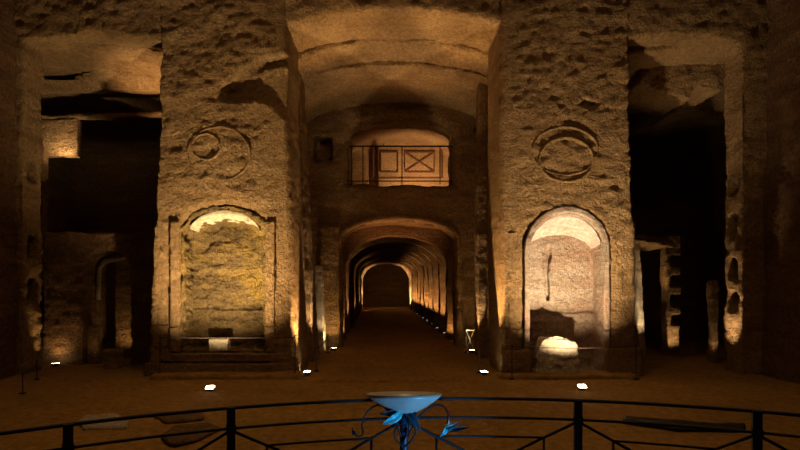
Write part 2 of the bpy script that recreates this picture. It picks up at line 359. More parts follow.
weather('medallion', lambda b: (ring(b, X(565, Y0), Z(151, Y0), px(33), px(24), 0.05, Y0-0.02, Y0+0.07)), ROCK, pR, 0.022)

# ------------------------------------------------------------ central bay
BY = 14.0
S(carve('wall_bay', [lambda b: box(b, -3.3, 3.6, 10.9, BY+0.1, -0.1, TOP)],
    [lambda b: loft(b, arch(-2.35, 2.6, -1, 5.75, 6.62), 10.5, arch(-2.4, 2.65, -1, 5.5, 6.4), BY+0.5),
     lambda b: xprism(b, [(11.15, -1), (13.3, -1), (13.3, 4.6), (12.2, 5.2), (11.15, 4.6)], -4, -2),
     lambda b: xprism(b, [(11.15, -1), (13.3, -1), (13.3, 4.2), (12.2, 4.8), (11.15, 4.2)], 2, 4)], 0.055, ROCK, 0.06, 0.03))
# soffit ledge
S(carve('trim_1', [lambda b: loft(b, arch(-2.3, 2.5, 6.0, 6.0, 6.9), 11.7, arch(-2.3, 2.6, 6.0, 5.95, 6.85), 12.5)], [lambda b: prism(b, arch(-2.5, 2.7, 4, 5.72, 6.43), 11, 13)], 0.05, ROCK, 0.05, 0.03))
def bx(px_, s=F/BY): return (px_-CX)/s
def bz(py_): return Z(py_, BY)
win = arch(bx(351), bx(451), bz(184), bz(136), bz(122))
win2 = arch(bx(344), bx(458), bz(190), bz(134), bz(113))
S(carve('wall_back', [lambda b: box(b, -3.4, 3.7, BY, 14.6, -0.1, TOP)],
    [lambda b: prism(b, arch(bx(341), bx(457), -1, bz(240), bz(219)), 13, 15),
     lambda b: prism(b, win, 13, 15), lambda b: prism(b, arch(bx(345), bx(457), bz(186), bz(134), bz(115)), 13, BY+0.15),
     lambda b: prism(b, [(bx(313), bz(162)), (bx(332), bz(162)), (bx(332), bz(136)), (bx(313), bz(135))], 13, 14.55),
     lambda b: prism(b, [(bx(474), bz(131)), (bx(486), bz(131)), (bx(486), bz(127)), (bx(474), bz(127))], 13, 14.2),
     lambda b: prism(b, arch(bx(463), bx(486), bz(332), bz(262), bz(254)), 13, 14.3)], 0.045, ROCK, 0.05, 0.025))
S(carve('trim_2', [lambda b: arch_band(b, bx(341), bx(457), 2.6, bz(240), bz(219), 0.1, BY-0.06, BY+0.1)], [], 0.03, ROCK, 0.015, 0.01))
S(carve('trim_3', [lambda b: box(b, bx(321), bx(340), BY-0.14, BY+0.1, 0, bz(226))], [], 0.04, ROCK, 0.04, 0.025))
# slender leaning piers inside the bay
def pier(name, label, top, bot, y0, y1, zt, group=None, rock=ROCK, cuts=None, vox=0.035):
    t = empty(name, ((bot[0]+bot[1])/2, (y0+y1)/2, 0)); tag(t, label, 'pier', group)
    def f(b):
        vs = [b.verts.new((x, y, z)) for z, (xa, xb) in ((-0.05, bot), (zt, top)) for x, y in ((xa, y0), (xb, y0), (xb, y1), (xa, y1))]
        b.faces.new(vs[0:4]); b.faces.new(vs[4:8][::-1])
        for i in range(4):
            j = (i+1) % 4; b.faces.new((vs[i], vs[4+i], vs[4+j], vs[j]))
    carve('pier_shaft', [f], cuts or [], vox, rock, 0.03, 0.012, parent=t)
    return t
pier('rock_pier', 'thin leaning rock pier just inside the central passage, left side', (-2.2, -1.93), (-1.86, -1.6), 11.3, 12.0, 6.2)
pier('rock_pier', 'short slender rock pier inside the central passage, right side', (2.0, 2.2), (1.98, 2.18), 12.0, 12.5, 6.2)
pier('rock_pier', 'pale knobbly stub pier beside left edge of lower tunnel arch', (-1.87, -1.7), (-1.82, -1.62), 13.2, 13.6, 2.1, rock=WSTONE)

# ------------------------------------------------------------ gallery behind the upper window
S(carve('wall_gallery', [lambda b: box(b, -2.3, 2.6, 14.55, 17.1, 3.7, 6.9)],
    [lambda b: prism(b, arch(-1.45, 2.0, 4.05, 5.5, 6.05), 14, 16.6),
     lambda b: prism(b, [(X(367, 16.6), 4.0), (X(378, 16.6), 4.0), (X(378, 16.6), Z(146, 16.6)), (X(372, 16.6), Z(140, 16.6)), (X(367, 16.6), Z(146, 16.6))], 16, 17.0),
     ], 0.045, FRESCO, 0.012, 0.006))
gy = 16.55
def gp(x, y): return (X(x, gy), Z(y, gy))
def f_fresco(bm):
    for a, b in (((381, 152), (398, 152)), ((381, 172), (398, 172)), ((381, 152), (381, 172)), ((398, 152), (398, 172)),
                 ((405, 152), (434, 152)), ((405, 172), (434, 172)), ((405, 152), (405, 172)), ((434, 152), (434, 172)),
                 ((406, 153), (433, 171)), ((433, 153), (406, 171)),
                 ((378, 178), (440, 178))):
        flatbar(bm, gp(*a), gp(*b), 0.02, gy)
    arch_band(bm, X(384, gy), X(434, gy), Z(146, gy), Z(146, gy), Z(134, gy), 0.03, gy-0.02, gy+0.05)
    arch_band(bm, X(374, gy), X(441, gy), Z(178, gy), Z(142, gy), Z(129, gy), 0.03, gy-0.02, gy+0.05)
fr = simple('wall_painting', f_fresco, RED, origin=(X(405, gy), gy, 4.3))
tag(fr, 'red-brown painted panels and arch on the gallery wall behind the upper balcony rail', 'wall painting')
# balcony railing
bal = empty('balcony_railing', (bx(401), BY+0.05, bz(184)))
tag(bal, 'thin dark iron railing across the upper window above the tunnel', 'railing')
by = BY+0.0
simple('top_rail', lambda b: box(b, bx(349), bx(453), by-.015, by+.015, bz(147), bz(145.6)), BLIRON, bal)
simple('bottom_rail', lambda b: box(b, bx(349), bx(453), by-.012, by+.012, bz(181.6), bz(180.6)), BLIRON, bal)
for x in (351.5, 363, 402, 440, 451):
    simple('post', lambda b, x=x: box(b, bx(x)-.014, bx(x)+.014, by-.014, by+.014, bz(184.5), bz(145.5)), BLIRON, bal)

# ------------------------------------------------------------ tunnel
TY0, TY1 = 14.5, 36.0
def tl(y): t = (y-14)/22; return -1.29+t*(-1.86+1.29)
def tr(y): t = (y-14)/22; return 1.76+t*(1.33-1.76)
ribs = [(14.5, 14.75)] + [(16.0+2.05*k, 16.45+2.05*k) for k in range(10)]
def tunnel_profile(y, rec, cr=3.05):
    a, b = tl(y)-rec, tr(y)+rec
    if y < 15.95: return arch(a, b, -0.1, 2.75, 3.4, 24)
    return arch(a, b, -0.1, 2.25+rec*0.3, cr+rec*0.3, 24)
def f_tunnel(bm):
    st = []
    for i, (a, b) in enumerate(ribs):
        cr = 3.12-0.0*i
        st += [(a, 0.0, cr), (b, 0.0, cr)]
        if i < len(ribs)-1:
            na = ribs[i+1][0]; st += [(b+0.02, 0.6, cr+0.25), (na-0.02, 0.6, cr+0.25)]
    fine = []
    for i in range(len(st)-1):
        (y0, r0, c0), (y1, r1, c1) = st[i], st[i+1]
        n = max(1, int((y1-y0)/0.16))
        for k in range(n): t = k/n; fine.append((y0+(y1-y0)*t, r0+(r1-r0)*t, c0+(c1-c0)*t))
    fine.append(st[-1])
    rings = []; outs = []
    for y, r, c in fine:
        p = tunnel_profile(y, r, c); row = []
        # resample legs
        q = []
        for i in range(len(p)):
            a = p[i]; b2 = p[(i+1) % len(p)]
            if i in (1, len(p)-1):
                for k in range(14): q.append((a[0]+(b2[0]-a[0])*k/14, a[1]+(b2[1]-a[1])*k/14))
            elif i != 0: q.append(a)
        q.append(p[0])
        for (x, z) in q:
            w = noise.fractal(Vector((x*1.6, y*1.6, z*1.6)), 1, 2, 3)*0.05
            cx = (tl(y)+tr(y))/2; d = Vector((x-cx, 0, z-1.2)).normalized()
            row.append(bm.verts.new((x+d.x*w, y, z+d.z*w)))
        rings.append(row)
        cx = (tl(y)+tr(y))/2
        outs.append([bm.verts.new((cx+(v.co.x-cx)*1.5, y, -0.1 if v.co.z < -0.05 else v.co.z*1.22)) for v in row])
    for i in range(len(rings)-1):
        for k in range(len(rings[0])-1):
            bm.faces.new((rings[i][k], rings[i][k+1], rings[i+1][k+1], rings[i+1][k]))
            bm.faces.new((outs[i][k+1], outs[i][k], outs[i+1][k], outs[i+1][k+1]))
    for i in (0, len(rings)-1):
        for k in range(len(rings[0])-1): bm.faces.new((rings[i][k], outs[i][k], outs[i][k+1], rings[i][k+1]))
    for i in range(len(rings)-1):
        for k in (0, len(rings[0])-1): bm.faces.new((rings[i][k], rings[i+1][k], outs[i+1][k], outs[i][k]))
S(simple('wall_tunnel', f_tunnel, DARKROCK, smooth=False))  # darker rock stands in for the tunnel's shade; its stone is ordinary tuff
# end chamber
S(carve('wall_end', [lambda b: box(b, -3.6, 3.2, 34.9, 41.6, -0.1, 5)],
    [lambda b: prism(b, arch(-1.84, 1.3, -1, 1.9, 3.1), 34, 36.2), lambda b: prism(b, arch(-2.6, 2.0, -1, 2.5, 3.6), 36, 41),
     lambda b: box(b, -0.9, 0.5, 40, 41.3, -1, 0.9)], 0.11, ROCK, 0.06, 0.03))

# ------------------------------------------------------------ dark spaces left and right
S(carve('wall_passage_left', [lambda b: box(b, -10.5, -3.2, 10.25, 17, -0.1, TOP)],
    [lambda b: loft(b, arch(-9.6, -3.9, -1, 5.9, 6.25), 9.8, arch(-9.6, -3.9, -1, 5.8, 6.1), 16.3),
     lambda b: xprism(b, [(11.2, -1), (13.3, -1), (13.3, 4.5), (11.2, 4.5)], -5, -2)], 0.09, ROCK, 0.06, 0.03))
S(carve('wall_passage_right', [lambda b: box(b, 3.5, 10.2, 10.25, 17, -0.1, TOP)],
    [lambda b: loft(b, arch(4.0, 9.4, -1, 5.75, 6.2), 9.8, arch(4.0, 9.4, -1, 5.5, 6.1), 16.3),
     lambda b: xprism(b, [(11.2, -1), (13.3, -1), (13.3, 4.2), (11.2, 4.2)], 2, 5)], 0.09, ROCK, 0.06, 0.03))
# left: hanging lintel, beam, wall fragment, low wall with arch
ya = 11.5
def lp(x, y, Y=ya): return (X(x, Y), Z(y, Y))
S(carve('trim_4', [lambda b: xprism(b, [(11.0, 6.4), (12.3, 6.4), (12.3, 6.05), (11.8, 5.93)], X(20, ya), X(172, ya))],
    [lambda b: prism(b, [lp(40, 77), lp(70, 78), lp(100, 71), lp(98, 64), lp(60, 62), lp(40, 66)], 11, 12.1)], 0.045, ROCK, 0.04, 0.025))
yb = 12.4
S(carve('trim_5', [lambda b: prism(b, [lp(20, 120, yb), lp(90, 118, yb), lp(170, 116, yb), lp(170, 111, yb), lp(120, 112, yb), lp(20, 115, yb)], yb, 12.6)], [], 0.045, ROCK, 0.03, 0.02))
frag = empty('wall_fragment', (X(58, 12.4), 12.6, 0))
tag(frag, 'brightly lit rock fragment high up in the left passage', 'rock fragment')
carve('fragment_body', [lambda b: box(b, X(30, 12.4), X(78, 12.4), 12.4, 12.6, -0.05, Z(118, 12.4))],
    [lambda b: box(b, X(43, 12.4), X(90, 12.4), 12, 14, -1, Z(156, 12.4))], 0.04, ROCK, 0.03, 0.02, parent=frag)
yl = 10.95
lw = empty('partition_wall', (X(95, yl), yl+0.25, 0)); tag(lw, 'low brown rock wall with small arched doorway in the left passage', 'wall')
carve('wall_body', [lambda b: prism(b, [lp(20, 400, yl), lp(20, 233, yl), lp(70, 231, yl), lp(120, 234, yl), lp(172, 230, yl), lp(172, 400, yl)], yl, yl+0.5)],
    [lambda b: prism(b, arch(X(83, yl), X(130, yl), -1, Z(268, yl), Z(250, yl)), 10, 12),
     lambda b: box(b, X(26, yl), X(42, yl), 10, 12, Z(360, yl), Z(225, yl))], 0.04, DARKROCK, 0.05, 0.025, parent=lw)
yd = 11.9
carve('inner_doorway', [lambda b: prism(b, [lp(60, 365, yd), lp(60, 245, yd), lp(150, 245, yd), lp(150, 365, yd)], yd, yd+0.4)],
    [lambda b: prism(b, [lp(97, 380, yd), lp(97, 268, yd), lp(100, 260, yd), lp(114, 257, yd), lp(116, 380, yd)], 11, 13)], 0.035, ROCK, 0.02, 0.015, parent=lw)
def f_lit_edge(b):
    for a, c in (((98.5, 300), (99.5, 268)), ((99.5, 269), (104, 262)), ((103, 262.5), (128, 257.5))):
        flatbar(b, (X(a[0], yd), Z(a[1], yd)), (X(c[0], yd), Z(c[1], yd)), 0.05, yd-0.02, 0.03)
simple('lit_doorway_edge', f_lit_edge, WSTONE, lw)['label'] = 'pale strip standing in for the lit edge of the inner doorway'  # pale bars stand in for light along the doorway edge
# slender stone posts and block in the doorway
def stone(name, label, cat, x0, x1, yt, Yc, d, z0=0.0, material=STONE, amp=0.02, vox=0.02, group=None, depth_top=0.0):
    cx = X((x0+x1)/2, Yc)
    def f(b):
        box(b, X(x0, Yc), X(x1, Yc), Yc, Yc+d, z0, Z(yt, Yc))
    o = carve(name, [f], [], vox, material, amp, 0.012, origin=(cx, Yc+d/2, z0), freq=4)
    return tag(o, label, cat, group)
stone('stone_post', 'yellowish short stone post standing in the arched doorway at left', 'stone post', 87, 98, 326, 11.1, 0.2, material=ROCK)
stone('stone_block', 'small squared stone block in front of the arched doorway at left', 'stone block', 103, 118, 350, 10.4, 0.25, material=ROCK)
# left strip: thin pier with shelf niches, seen past the facade edge
# right: piers with burial-shelf cuts
def loc_cuts(x0, x1, y0, y1, zs):
    return [lambda b, z=z: box(b, x0, x1, y0, y1, z, z+0.26) for z in zs]
pier('rock_pier', 'rock pier with stacked burial shelves lit from below, in middle of right passage', (X(666, 12.2), X(682, 12.2)), (X(668, 12.2), X(680, 12.2)), 12.2, 12.5, Z(235, 12.2), rock=ROCK,
     cuts=loc_cuts(X(671, 12.2), 9, 12.0, 12.42, (0.7, 1.15, 1.6, 2.05)))
pier('rock_pier', 'narrow lit rock pier nearest right edge of the right passage', (X(711, 11.2), X(719, 11.2)), (X(713, 11.2), X(719, 11.2)), 11.2, 11.38, Z(280, 11.2))
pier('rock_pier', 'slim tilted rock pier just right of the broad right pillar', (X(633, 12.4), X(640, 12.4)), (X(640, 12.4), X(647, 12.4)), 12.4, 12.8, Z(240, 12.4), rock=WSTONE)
S(carve('trim_6', [lambda b: prism(b, [lp(620, 232, 12.0), lp(650, 235, 12.0), lp(674, 241, 12.0), lp(674, 248, 12.0), lp(650, 243, 12.0), lp(620, 238, 12.0)], 12.0, 13.6)], [], 0.035, ROCK, 0.02, 0.015))
S(carve('trim_7', [lambda b: prism(b, [lp(640, 40, 11), lp(640, 85, 11), lp(690, 100, 11), lp(695, 86, 11), lp(720, 92, 11), lp(735, 70, 11), lp(760, 60, 11), lp(760, 40, 11)], 11, 12.2)], [], 0.05, ROCK, 0.05, 0.03))
# lit flank of outer right wall: pale weathered ledges
for i, (xa, xb, ya_, yb_) in enumerate(((737, 751, 226, 232), (736, 750, 262, 268), (738, 752, 296, 302), (733, 746, 196, 200))):
    pass

# ------------------------------------------------------------ loose things
bl = stone('stone_block', 'small square stone block on the floor of left niche', 'stone block', 208, 228, 339, Y0+0.04, 0.2, z0=Z(352, Y0), material=PALE)
def stump():
    Yc = 9.42
    def f(b):
        loft(b, [(X(540, Yc), 0), (X(580, Yc), 0), (X(579, Yc), Z(352, Yc)), (X(575, Yc), Z(341, Yc)), (X(566, Yc), Z(338, Yc)), (X(556, Yc), Z(336, Yc)), (X(546, Yc), Z(338, Yc)), (X(539, Yc), Z(346, Yc))], Yc,
             [(X(541, Yc), 0), (X(579, Yc), 0), (X(578, Yc), Z(352, Yc)), (X(574, Yc), Z(343, Yc)), (X(566, Yc), Z(340, Yc)), (X(556, Yc), Z(339, Yc)), (X(546, Yc), Z(341, Yc)), (X(540, Yc), Z(347, Yc))], Yc+0.34)
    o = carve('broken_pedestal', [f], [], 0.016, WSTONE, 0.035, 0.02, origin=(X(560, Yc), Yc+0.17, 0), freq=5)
    tag(o, 'broken pale stone pedestal lit bright in the right niche', 'pedestal')
stump()
def slab(name, label, pts, h, group=None, mt=STONE):
    c = Vector((sum(p[0] for p in pts)/len(pts), sum(p[1] for p in pts)/len(pts), 0))
    def f(b):
        A = [b.verts.new((x, y, -0.02)) for x, y in pts]; B = [b.verts.new((x, y, h)) for x, y in pts]
        b.faces.new(A); b.faces.new(B[::-1])
        for i in range(len(A)):
            j = (i+1) % len(A); b.faces.new((A[i], A[j], B[j], B[i]))
    o = carve(name, [f], [], 0.03, mt, 0.015, 0.01, origin=c, freq=3)
    return tag(o, label, 'stone slab', group)
def fp(x, y): Yf = floorY(y); return (X(x, Yf), Yf)
slab('stone_slab', 'pale flat stone slab on the dirt floor, leftmost', [fp(82, 431), fp(126, 430), fp(130, 424), fp(118, 417), fp(86, 417), fp(78, 423)], 0.05)
slab('stone_slab', 'dull brown broken floor slab right of the pale one', [fp(172, 446), fp(196, 442), fp(222, 430), fp(205, 424), fp(176, 428), fp(160, 438)], 0.04, mt=ROCK)
slab('stone_slab', 'low dark sheet standing in for floor shade behind the foreground railing at the right', [fp(625, 418), fp(690, 424), fp(745, 426), fp(745, 432), fp(680, 431), fp(622, 423)], 0.04, mt=BLIRON)  # dark sheet imitates shading on the floor, not a stone
slab('stone_slab', 'low worn floor slab behind the broken one', [fp(150, 415), fp(200, 412), fp(206, 420), fp(165, 424)], 0.03, mt=ROCK)
# rough kerb at the foot of the pillars
S(carve('baseboard_front', [lambda b: box(b, X(300, 9.0), X(478, 9.0), 9.0, 9.3, -0.1, 0.03), lambda b: box(b, X(150, 9.25), X(300, 9.25), 9.25, 9.7, -0.1, 0.07), lambda b: box(b, X(500, 9.25), X(640, 9.25), 9.25, 9.7, -0.1, 0.07)], [], 0.04, DIRT, 0.02, 0.015))

# rope barriers
def rope_barrier(label, pts, h=0.45, sag=0.05, group=None):
    t = empty('rope_barrier', (pts[0][0], pts[0][1], 0)); tag(t, label, 'rope barrier', group)
    for x, y in pts:
        simple('stanchion', lambda b, x=x, y=y: (lathe(b, [(0.05, 0), (0.05, 0.012), (0.009, 0.02), (0.008, h), (0.013, h+0.005), (0.0128, h+0.02), (0.004, h+0.028)], (x, y, 0), 12)), BLIRON, t, smooth=True)
    for (a, b_) in zip(pts[:-1], pts[1:]):
        def f(b, a=a, b_=b_):
            P_ = []
            for i in range(13):
                s = i/12; P_.append((a[0]+(b_[0]-a[0])*s, a[1]+(b_[1]-a[1])*s, h-0.01-4*sag*s*(1-s)))
            tube(b, P_, 0.008, 6)
        simple('rope', f, ROPE, t, smooth=True)
    return t
rope_barrier('low rope barrier strung in front of the left pillar', [(X(160, 9.35), 9.35), (X(295, 9.35), 9.35)], h=0.72, sag=0.01)
rope_barrier('low rope barrier strung in front of the right pillar', [(X(512, 9.2), 9.2), (X(636, 9.2), 9.2)], h=0.58, sag=0.03)
rope_barrier('short rope barrier at the foot of the left edge of central passage', [(X(318, 10.3), 10.1), (X(328, 12.9), 12.9)], h=0.42)
rope_barrier('short rope barrier at the foot of the right edge of central passage', [(X(479, 9.9), 9.9), (X(466, 12.9), 12.9)], h=0.42)
rope_barrier('rope barrier on the dirt floor at far left of the picture', [(X(18, 7.9), 8.0), (X(33, 9.1), 9.2)], h=0.3)
# small folding trestle with lines, at right inside the bay
def trestle():
    Yt = 13.3; t = empty('metal_barrier', (X(474, Yt), Yt, 0)); tag(t, 'small pale metal trestle barrier in front of the right side niche', 'barrier')
    z = Z(330, Yt)
    M_ = mat('galvanised', (0.5, 0.45, 0.4), 0.4, 0.7)
    simple('top_bar', lambda b: tube(b, [(X(466, Yt), Yt, z), (X(484, Yt), Yt, z)], 0.012, 8), M_, t)
    for a, c in ((466, 474), (474, 466), (475, 483), (483, 475)):
        simple('leg', lambda b, a=a, c=c: tube(b, [(X(a, Yt), Yt, z), (X(c, Yt), Yt, 0.0)], 0.009, 8), M_, t)
trestle()

# ------------------------------------------------------------ lamps
WARM3 = (1.0, 0.74, 0.41); WARM = (1.0, 0.63, 0.27); WARM2 = (1.0, 0.72, 0.42)
def spot(loc, target, power, col=WARM, size=80, blend=0.8, rad=0.04):
    l = bpy.data.lights.new('spot', 'SPOT'); l.energy = power; l.color = col; l.spot_size = math.radians(size); l.spot_blend = blend; l.shadow_soft_size = rad
    o = bpy.data.objects.new('spot_light', l); C.objects.link(o); o.location = loc
    d = Vector(target)-Vector(loc); o.rotation_euler = d.to_track_quat('-Z', 'Y').to_euler(); return o
def point(loc, power, col=WARM, rad=0.05):
    l = bpy.data.lights.new('point', 'POINT'); l.energy = power; l.color = col; l.shadow_soft_size = rad
    o = bpy.data.objects.new('point_light', l); C.objects.link(o); o.location = loc; return o
def uplight(loc, target, power, label, w=0.16, size=80, col=WARM, group=None, lens=None, bright=True, blend=0.8, face=None):
    """floodlight tilted toward its target: housing, lens, bracket"""
    loc = Vector(loc); t = empty('floodlight', (loc.x, loc.y, 0)); tag(t, label, 'floodlight', group)
    d = (Vector(target)-loc).normalized(); q = (Vector(face) if face else d).to_track_quat('Z', 'Y').to_matrix().to_4x4()
    c = loc+Vector((0, 0, 0.045))
    M = Matrix.Translation(c) @ q
    h = w*0.5; k = w*0.42
    def fh(b):
        vs = box(b, -h, h, -k, k, -0.03, 0.0)
        for v in vs: 
            if v.co.z < -0.01: v.co.x *= 0.75; v.co.y *= 0.7
        bmesh.ops.transform(b, matrix=M, verts=b.verts[:])
    hs = simple('housing', fh, HOUSE, t, bevel=0.004)
    def fl_(b): box(b, -h*0.85, h*0.85, -k*0.82, k*0.82, -0.004, 0.005, M)
    simple('lens', fl_, lens or (LENS if bright else LENSDIM), hs)
    def fb(b):
        box(b, c.x-h*0.6, c.x+h*0.6, c.y-0.02, c.y+0.02, 0.0, 0.012); box(b, c.x-0.012, c.x+0.012, c.y-0.012, c.y+0.012, 0.0, c.z-0.02)
    simple('bracket', fb, HOUSE, t)
    spot(c+d*0.02, target, power, col, size, blend)
    return t
Yl = 8.25
uplight((X(210, Yl), Yl, 0.0), (X(216, Y0), Y0+0.1, 2.8), 2500, 'bright floor floodlight in front of the left pillar', size=94, blend=1, col=WARM3, w=0.14, face=(0, -0.35, 1))
uplight((X(582, 8.35), 8.35, 0.0), (X(566, Y0), Y0+0.1, 2.75), 2050, 'bright floor floodlight in front of the right pillar', size=94, blend=1, col=(1, 0.76, 0.47), w=0.14, face=(0, -0.35, 1))
uplight((X(307, 9.75), 9.75, 0), (-1.8, 9.76, 4.5), 1500, 'white floodlight at the foot of the left pillar corner', size=34, blend=0.5)
uplight((X(334, 13.4), 13.3, 0), (-1.75, 14.0, 2.2), 60, 'small floodlight at left foot of the lower tunnel arch', size=110)
uplight((X(484, 9.75), 9.75, 0), (2.0, 9.76, 4.8), 1700, 'white floodlight at the foot of the right pillar corner', size=34, blend=0.5)
uplight((X(472, 12.8), 12.8, 0), (2.15, 13.9, 2.3), 60, 'small floodlight beside the metal trestle barrier', size=110)
spot((-1.4, 11.15, 0.06), (-1.9, 11.35, 3.4), 600, WARM2, 36, 0.5)
spot((0.3, 11.6, 0.06), (0.3, 14.0, 3.6), 55, (1, 0.5, 0.22), 75, 1)
spot((1.75, 11.85, 0.06), (2.05, 12.05, 3.2), 500, WARM2, 36, 0.5)
spot((-1.6, 12.95, 0.06), (-1.75, 13.25, 1.6), 40, WARM2, 45, 0.5)
uplight((X(57, 10.75), 10.7, 0), (X(50, 11.5), 11.5, 3.5), 14, 'floodlight glowing at the foot of low wall in left passage', size=120)
G = 'small floodlights along the tunnel walls'
for k in range(9):
    y = ribs[k+2][0] if k+2 < len(ribs) else 36
    uplight((tr(y)+0.12, y-0.42, 0), (tr(y)+0.24, y+0.1, 2.1), 480+60*k, 'small floodlight on the tunnel floor against the ribbed wall', w=0.10, size=48, group=G, bright=False)
for k in range(9):
    y = ribs[k+2][0] if k+2 < len(ribs) else 36
    if k in (0, 3, 6, 8):
        uplight((tl(y)-0.12, y-0.42, 0), (tl(y)-0.24, y+0.1, 2.0), 300, 'small floodlight on the tunnel floor against the ribbed wall', w=0.10, size=50, group=G, bright=False)
for sx, f_ in ((1, tr), (-1, tl)):
    spot((f_(15.8)+sx*0.12, 15.75, 0.06), (f_(15.8)+sx*0.2, 16.0, 2.0), 60, WARM, 120, 1)
spot((0.2, 14.9, 0.1), (0.2, 15.2, 3), 650, (1, 0.5, 0.2), 68, 1)
spot((-2.25, 37.0, 0.2), (-2.4, 37.5, 3), 60, WARM2, 90); spot((1.7, 37.0, 0.2), (1.9, 37.5, 3), 60, WARM2, 120)
spot((-1.5, 34.5, 0.1), (-1.85, 35.0, 1.2), 1100, WARM2, 70, 1); spot((1.0, 34.5, 0.1), (1.35, 35.0, 1.2), 1100, WARM2, 70, 1); point((0, 38.5, 1.0), 10, WARM)
# central vault, gallery, passages
spot((-1.0, 10.4, 0.1), (0.4, 10.9, 6.3), 1100, (1, 0.56, 0.25), 46, 1)
spot((0.9, 15.1, 4.15), (1.0, 16.6, 5.0), 180, (1, 0.62, 0.32), 140, 1)
spot((-5.2, 11.1, 2.8), (-4.7, 11.6, 6.0), 1300, (1, 0.64, 0.32), 56, 1)  # added spot without a fixture, brightens the hanging lintel
spot((X(58, 12.0), 12.1, Z(160, 12.1)), (X(60, 12.4), 12.5, 5), 50, WARM2, 130, 1)
spot((-5.6, 10.15, 0.1), (-5.5, 10.4, 6), 110, (1, 0.55, 0.22), 26, 1)
spot((X(118, 11.3), 11.55, 0.1), (X(118, 11.9), 12.0, 2), 14, WARM, 120, 1)
spot((X(92, 10.7), 10.75, 0.1), (X(93, 11.1), 11.1, 0.7), 2.5, WARM, 90, 1)
spot((LX0+0.15, 10.1, 0.08), (LX0-0.02, 10.12, 2.2), 60, WARM, 40, 1)
spot((RX1-0.22, 10.0, 0.06), (RX1+0.0, 9.97, 2.2), 260, WARM2, 44, 0.7)
spot((X(676, 11.9), 11.95, 0.08), (X(676, 12.2), 12.3, 2.0), 40, WARM2, 110, 1)
spot((X(714, 11), 11.05, 0.08), (X(716, 11.3), 11.3, 1.2), 12, WARM2, 70, 1)
spot((X(643, 12.1), 12.1, 0.1), (X(642, 12.4), 12.45, 1.8), 120, WARM2, 50, 1)
spot((X(668, 11.8), 12.15, 1.2), (X(655, 12), 12.4, 2.7), 25, WARM, 80, 1)
spot((5.0, 10.0, 0.1), (5.2, 10.3, 6.3), 110, (1, 0.55, 0.22), 40, 1)
# fill lights added out of view above the hall to brighten it
for x, y, e in ((-3.6, 4.2, 38), (3.6, 4.2, 30), (0, 5.4, 80)):
    l = bpy.data.lights.new('hall', 'AREA'); l.shape = 'DISK'; l.size = 0.6; l.energy = e; l.color = (1, 0.58, 0.25)
    o = bpy.data.objects.new('hall_fill', l); C.objects.link(o); o.location = (x, y, 7.6)
    o.rotation_euler = (0, 0, 0)

# ------------------------------------------------------------ foreground railing
RCx, RCy, RR = 0.42, -0.46, 3.42
def arc_pt(px_):
    # intersection of the sight line with the railing circle
    k = (px_-CX)/F
    a = 1+k*k; b = -2*(k*RCx+RCy); c = RCx*RCx+RCy*RCy-RR*RR
    y = (-b+math.sqrt(b*b-4*a*c))/(2*a); return (k*y, y)
def ang(px_): x, y = arc_pt(px_); return math.atan2(y-RCy, x-RCx)
def arcp(t, z, r=RR): return Vector((RCx+r*math.cos(t), RCy+r*math.sin(t), z))
rail = empty('curved_railing', (RCx, RCy+RR, 0)); tag(rail, 'curved dark iron railing across the foreground', 'railing')
aL, aR = ang(-60)+0.02, ang(850)
posts = [ang(p) for p in (68, 231, 404, 578, 757)]
step = posts[2]-posts[3]
def arcbar(name, a, b, z, r=0.008):
    n = max(4, int(abs(a-b)/0.02))
    simple(name, lambda bm: tube(bm, [arcp(a+(b-a)*i/n, z) for i in range(n+1)], r, 8), IRON, rail, smooth=True)
ends = [aL+0.08]+posts+[aR-0.05]
arcbar('top_rail', ends[0], ends[-1], 1.0, 0.0095)
arcbar('middle_rail', ends[0], ends[-1], 0.895, 0.008)
ZL = 0.79
for i, t in enumerate(posts):
    if i == 2: continue
    def f(b, t=t):
        M = Matrix.Translation(arcp(t, 0)) @ Matrix.Rotation(t, 4, 'Z')
        box(b, -0.02, 0.02, -0.02, 0.02, 0, 1.005, M)
        box(b, -0.05, 0.05, -0.05, 0.05, 0, 0.012, M); 
    po = simple('post', f, POST, rail)
    simple('collar', lambda b, t=t: box(b, -0.024, 0.024, -0.024, 0.024, 0.875, 0.915, Matrix.Translation(arcp(t, 0)) @ Matrix.Rotation(t, 4, 'Z')), POST, po)
allp = [posts[0]+step*1.0]+posts+[posts[-1]-step]
off = step*0.19
for i in range(len(allp)-1):
    a, b = allp[i], allp[i+1]
    a1 = a-off; b1 = b+off
    arcbar('lower_rail', a1, b1, ZL, 0.007)
    for s, (p, q) in enumerate(((a, a1), (b, b1))):
        # diagonal continues down past the lower rail to the panel's middle
        m = (a+b)/2; sgn = 1 if q < p else -1
        end = p-sgn*off*2.6
        n = 12
        simple('brace', lambda bm, p=p, end=end: tube(bm, [arcp(p+(end-p)*k/n, 0.885+(0.885-(0.885-ZL)*2.6-0.885)*k/n) for k in range(n+1)], 0.008, 8), IRON, rail, smooth=True)
        simple('picket', lambda bm, q=q: tube(bm, [arcp(q, ZL), arcp(q, 0.1)], 0.007, 8), IRON, rail, smooth=True)
arcbar('bottom_rail', ends[0], ends[-1], 0.1, 0.008)

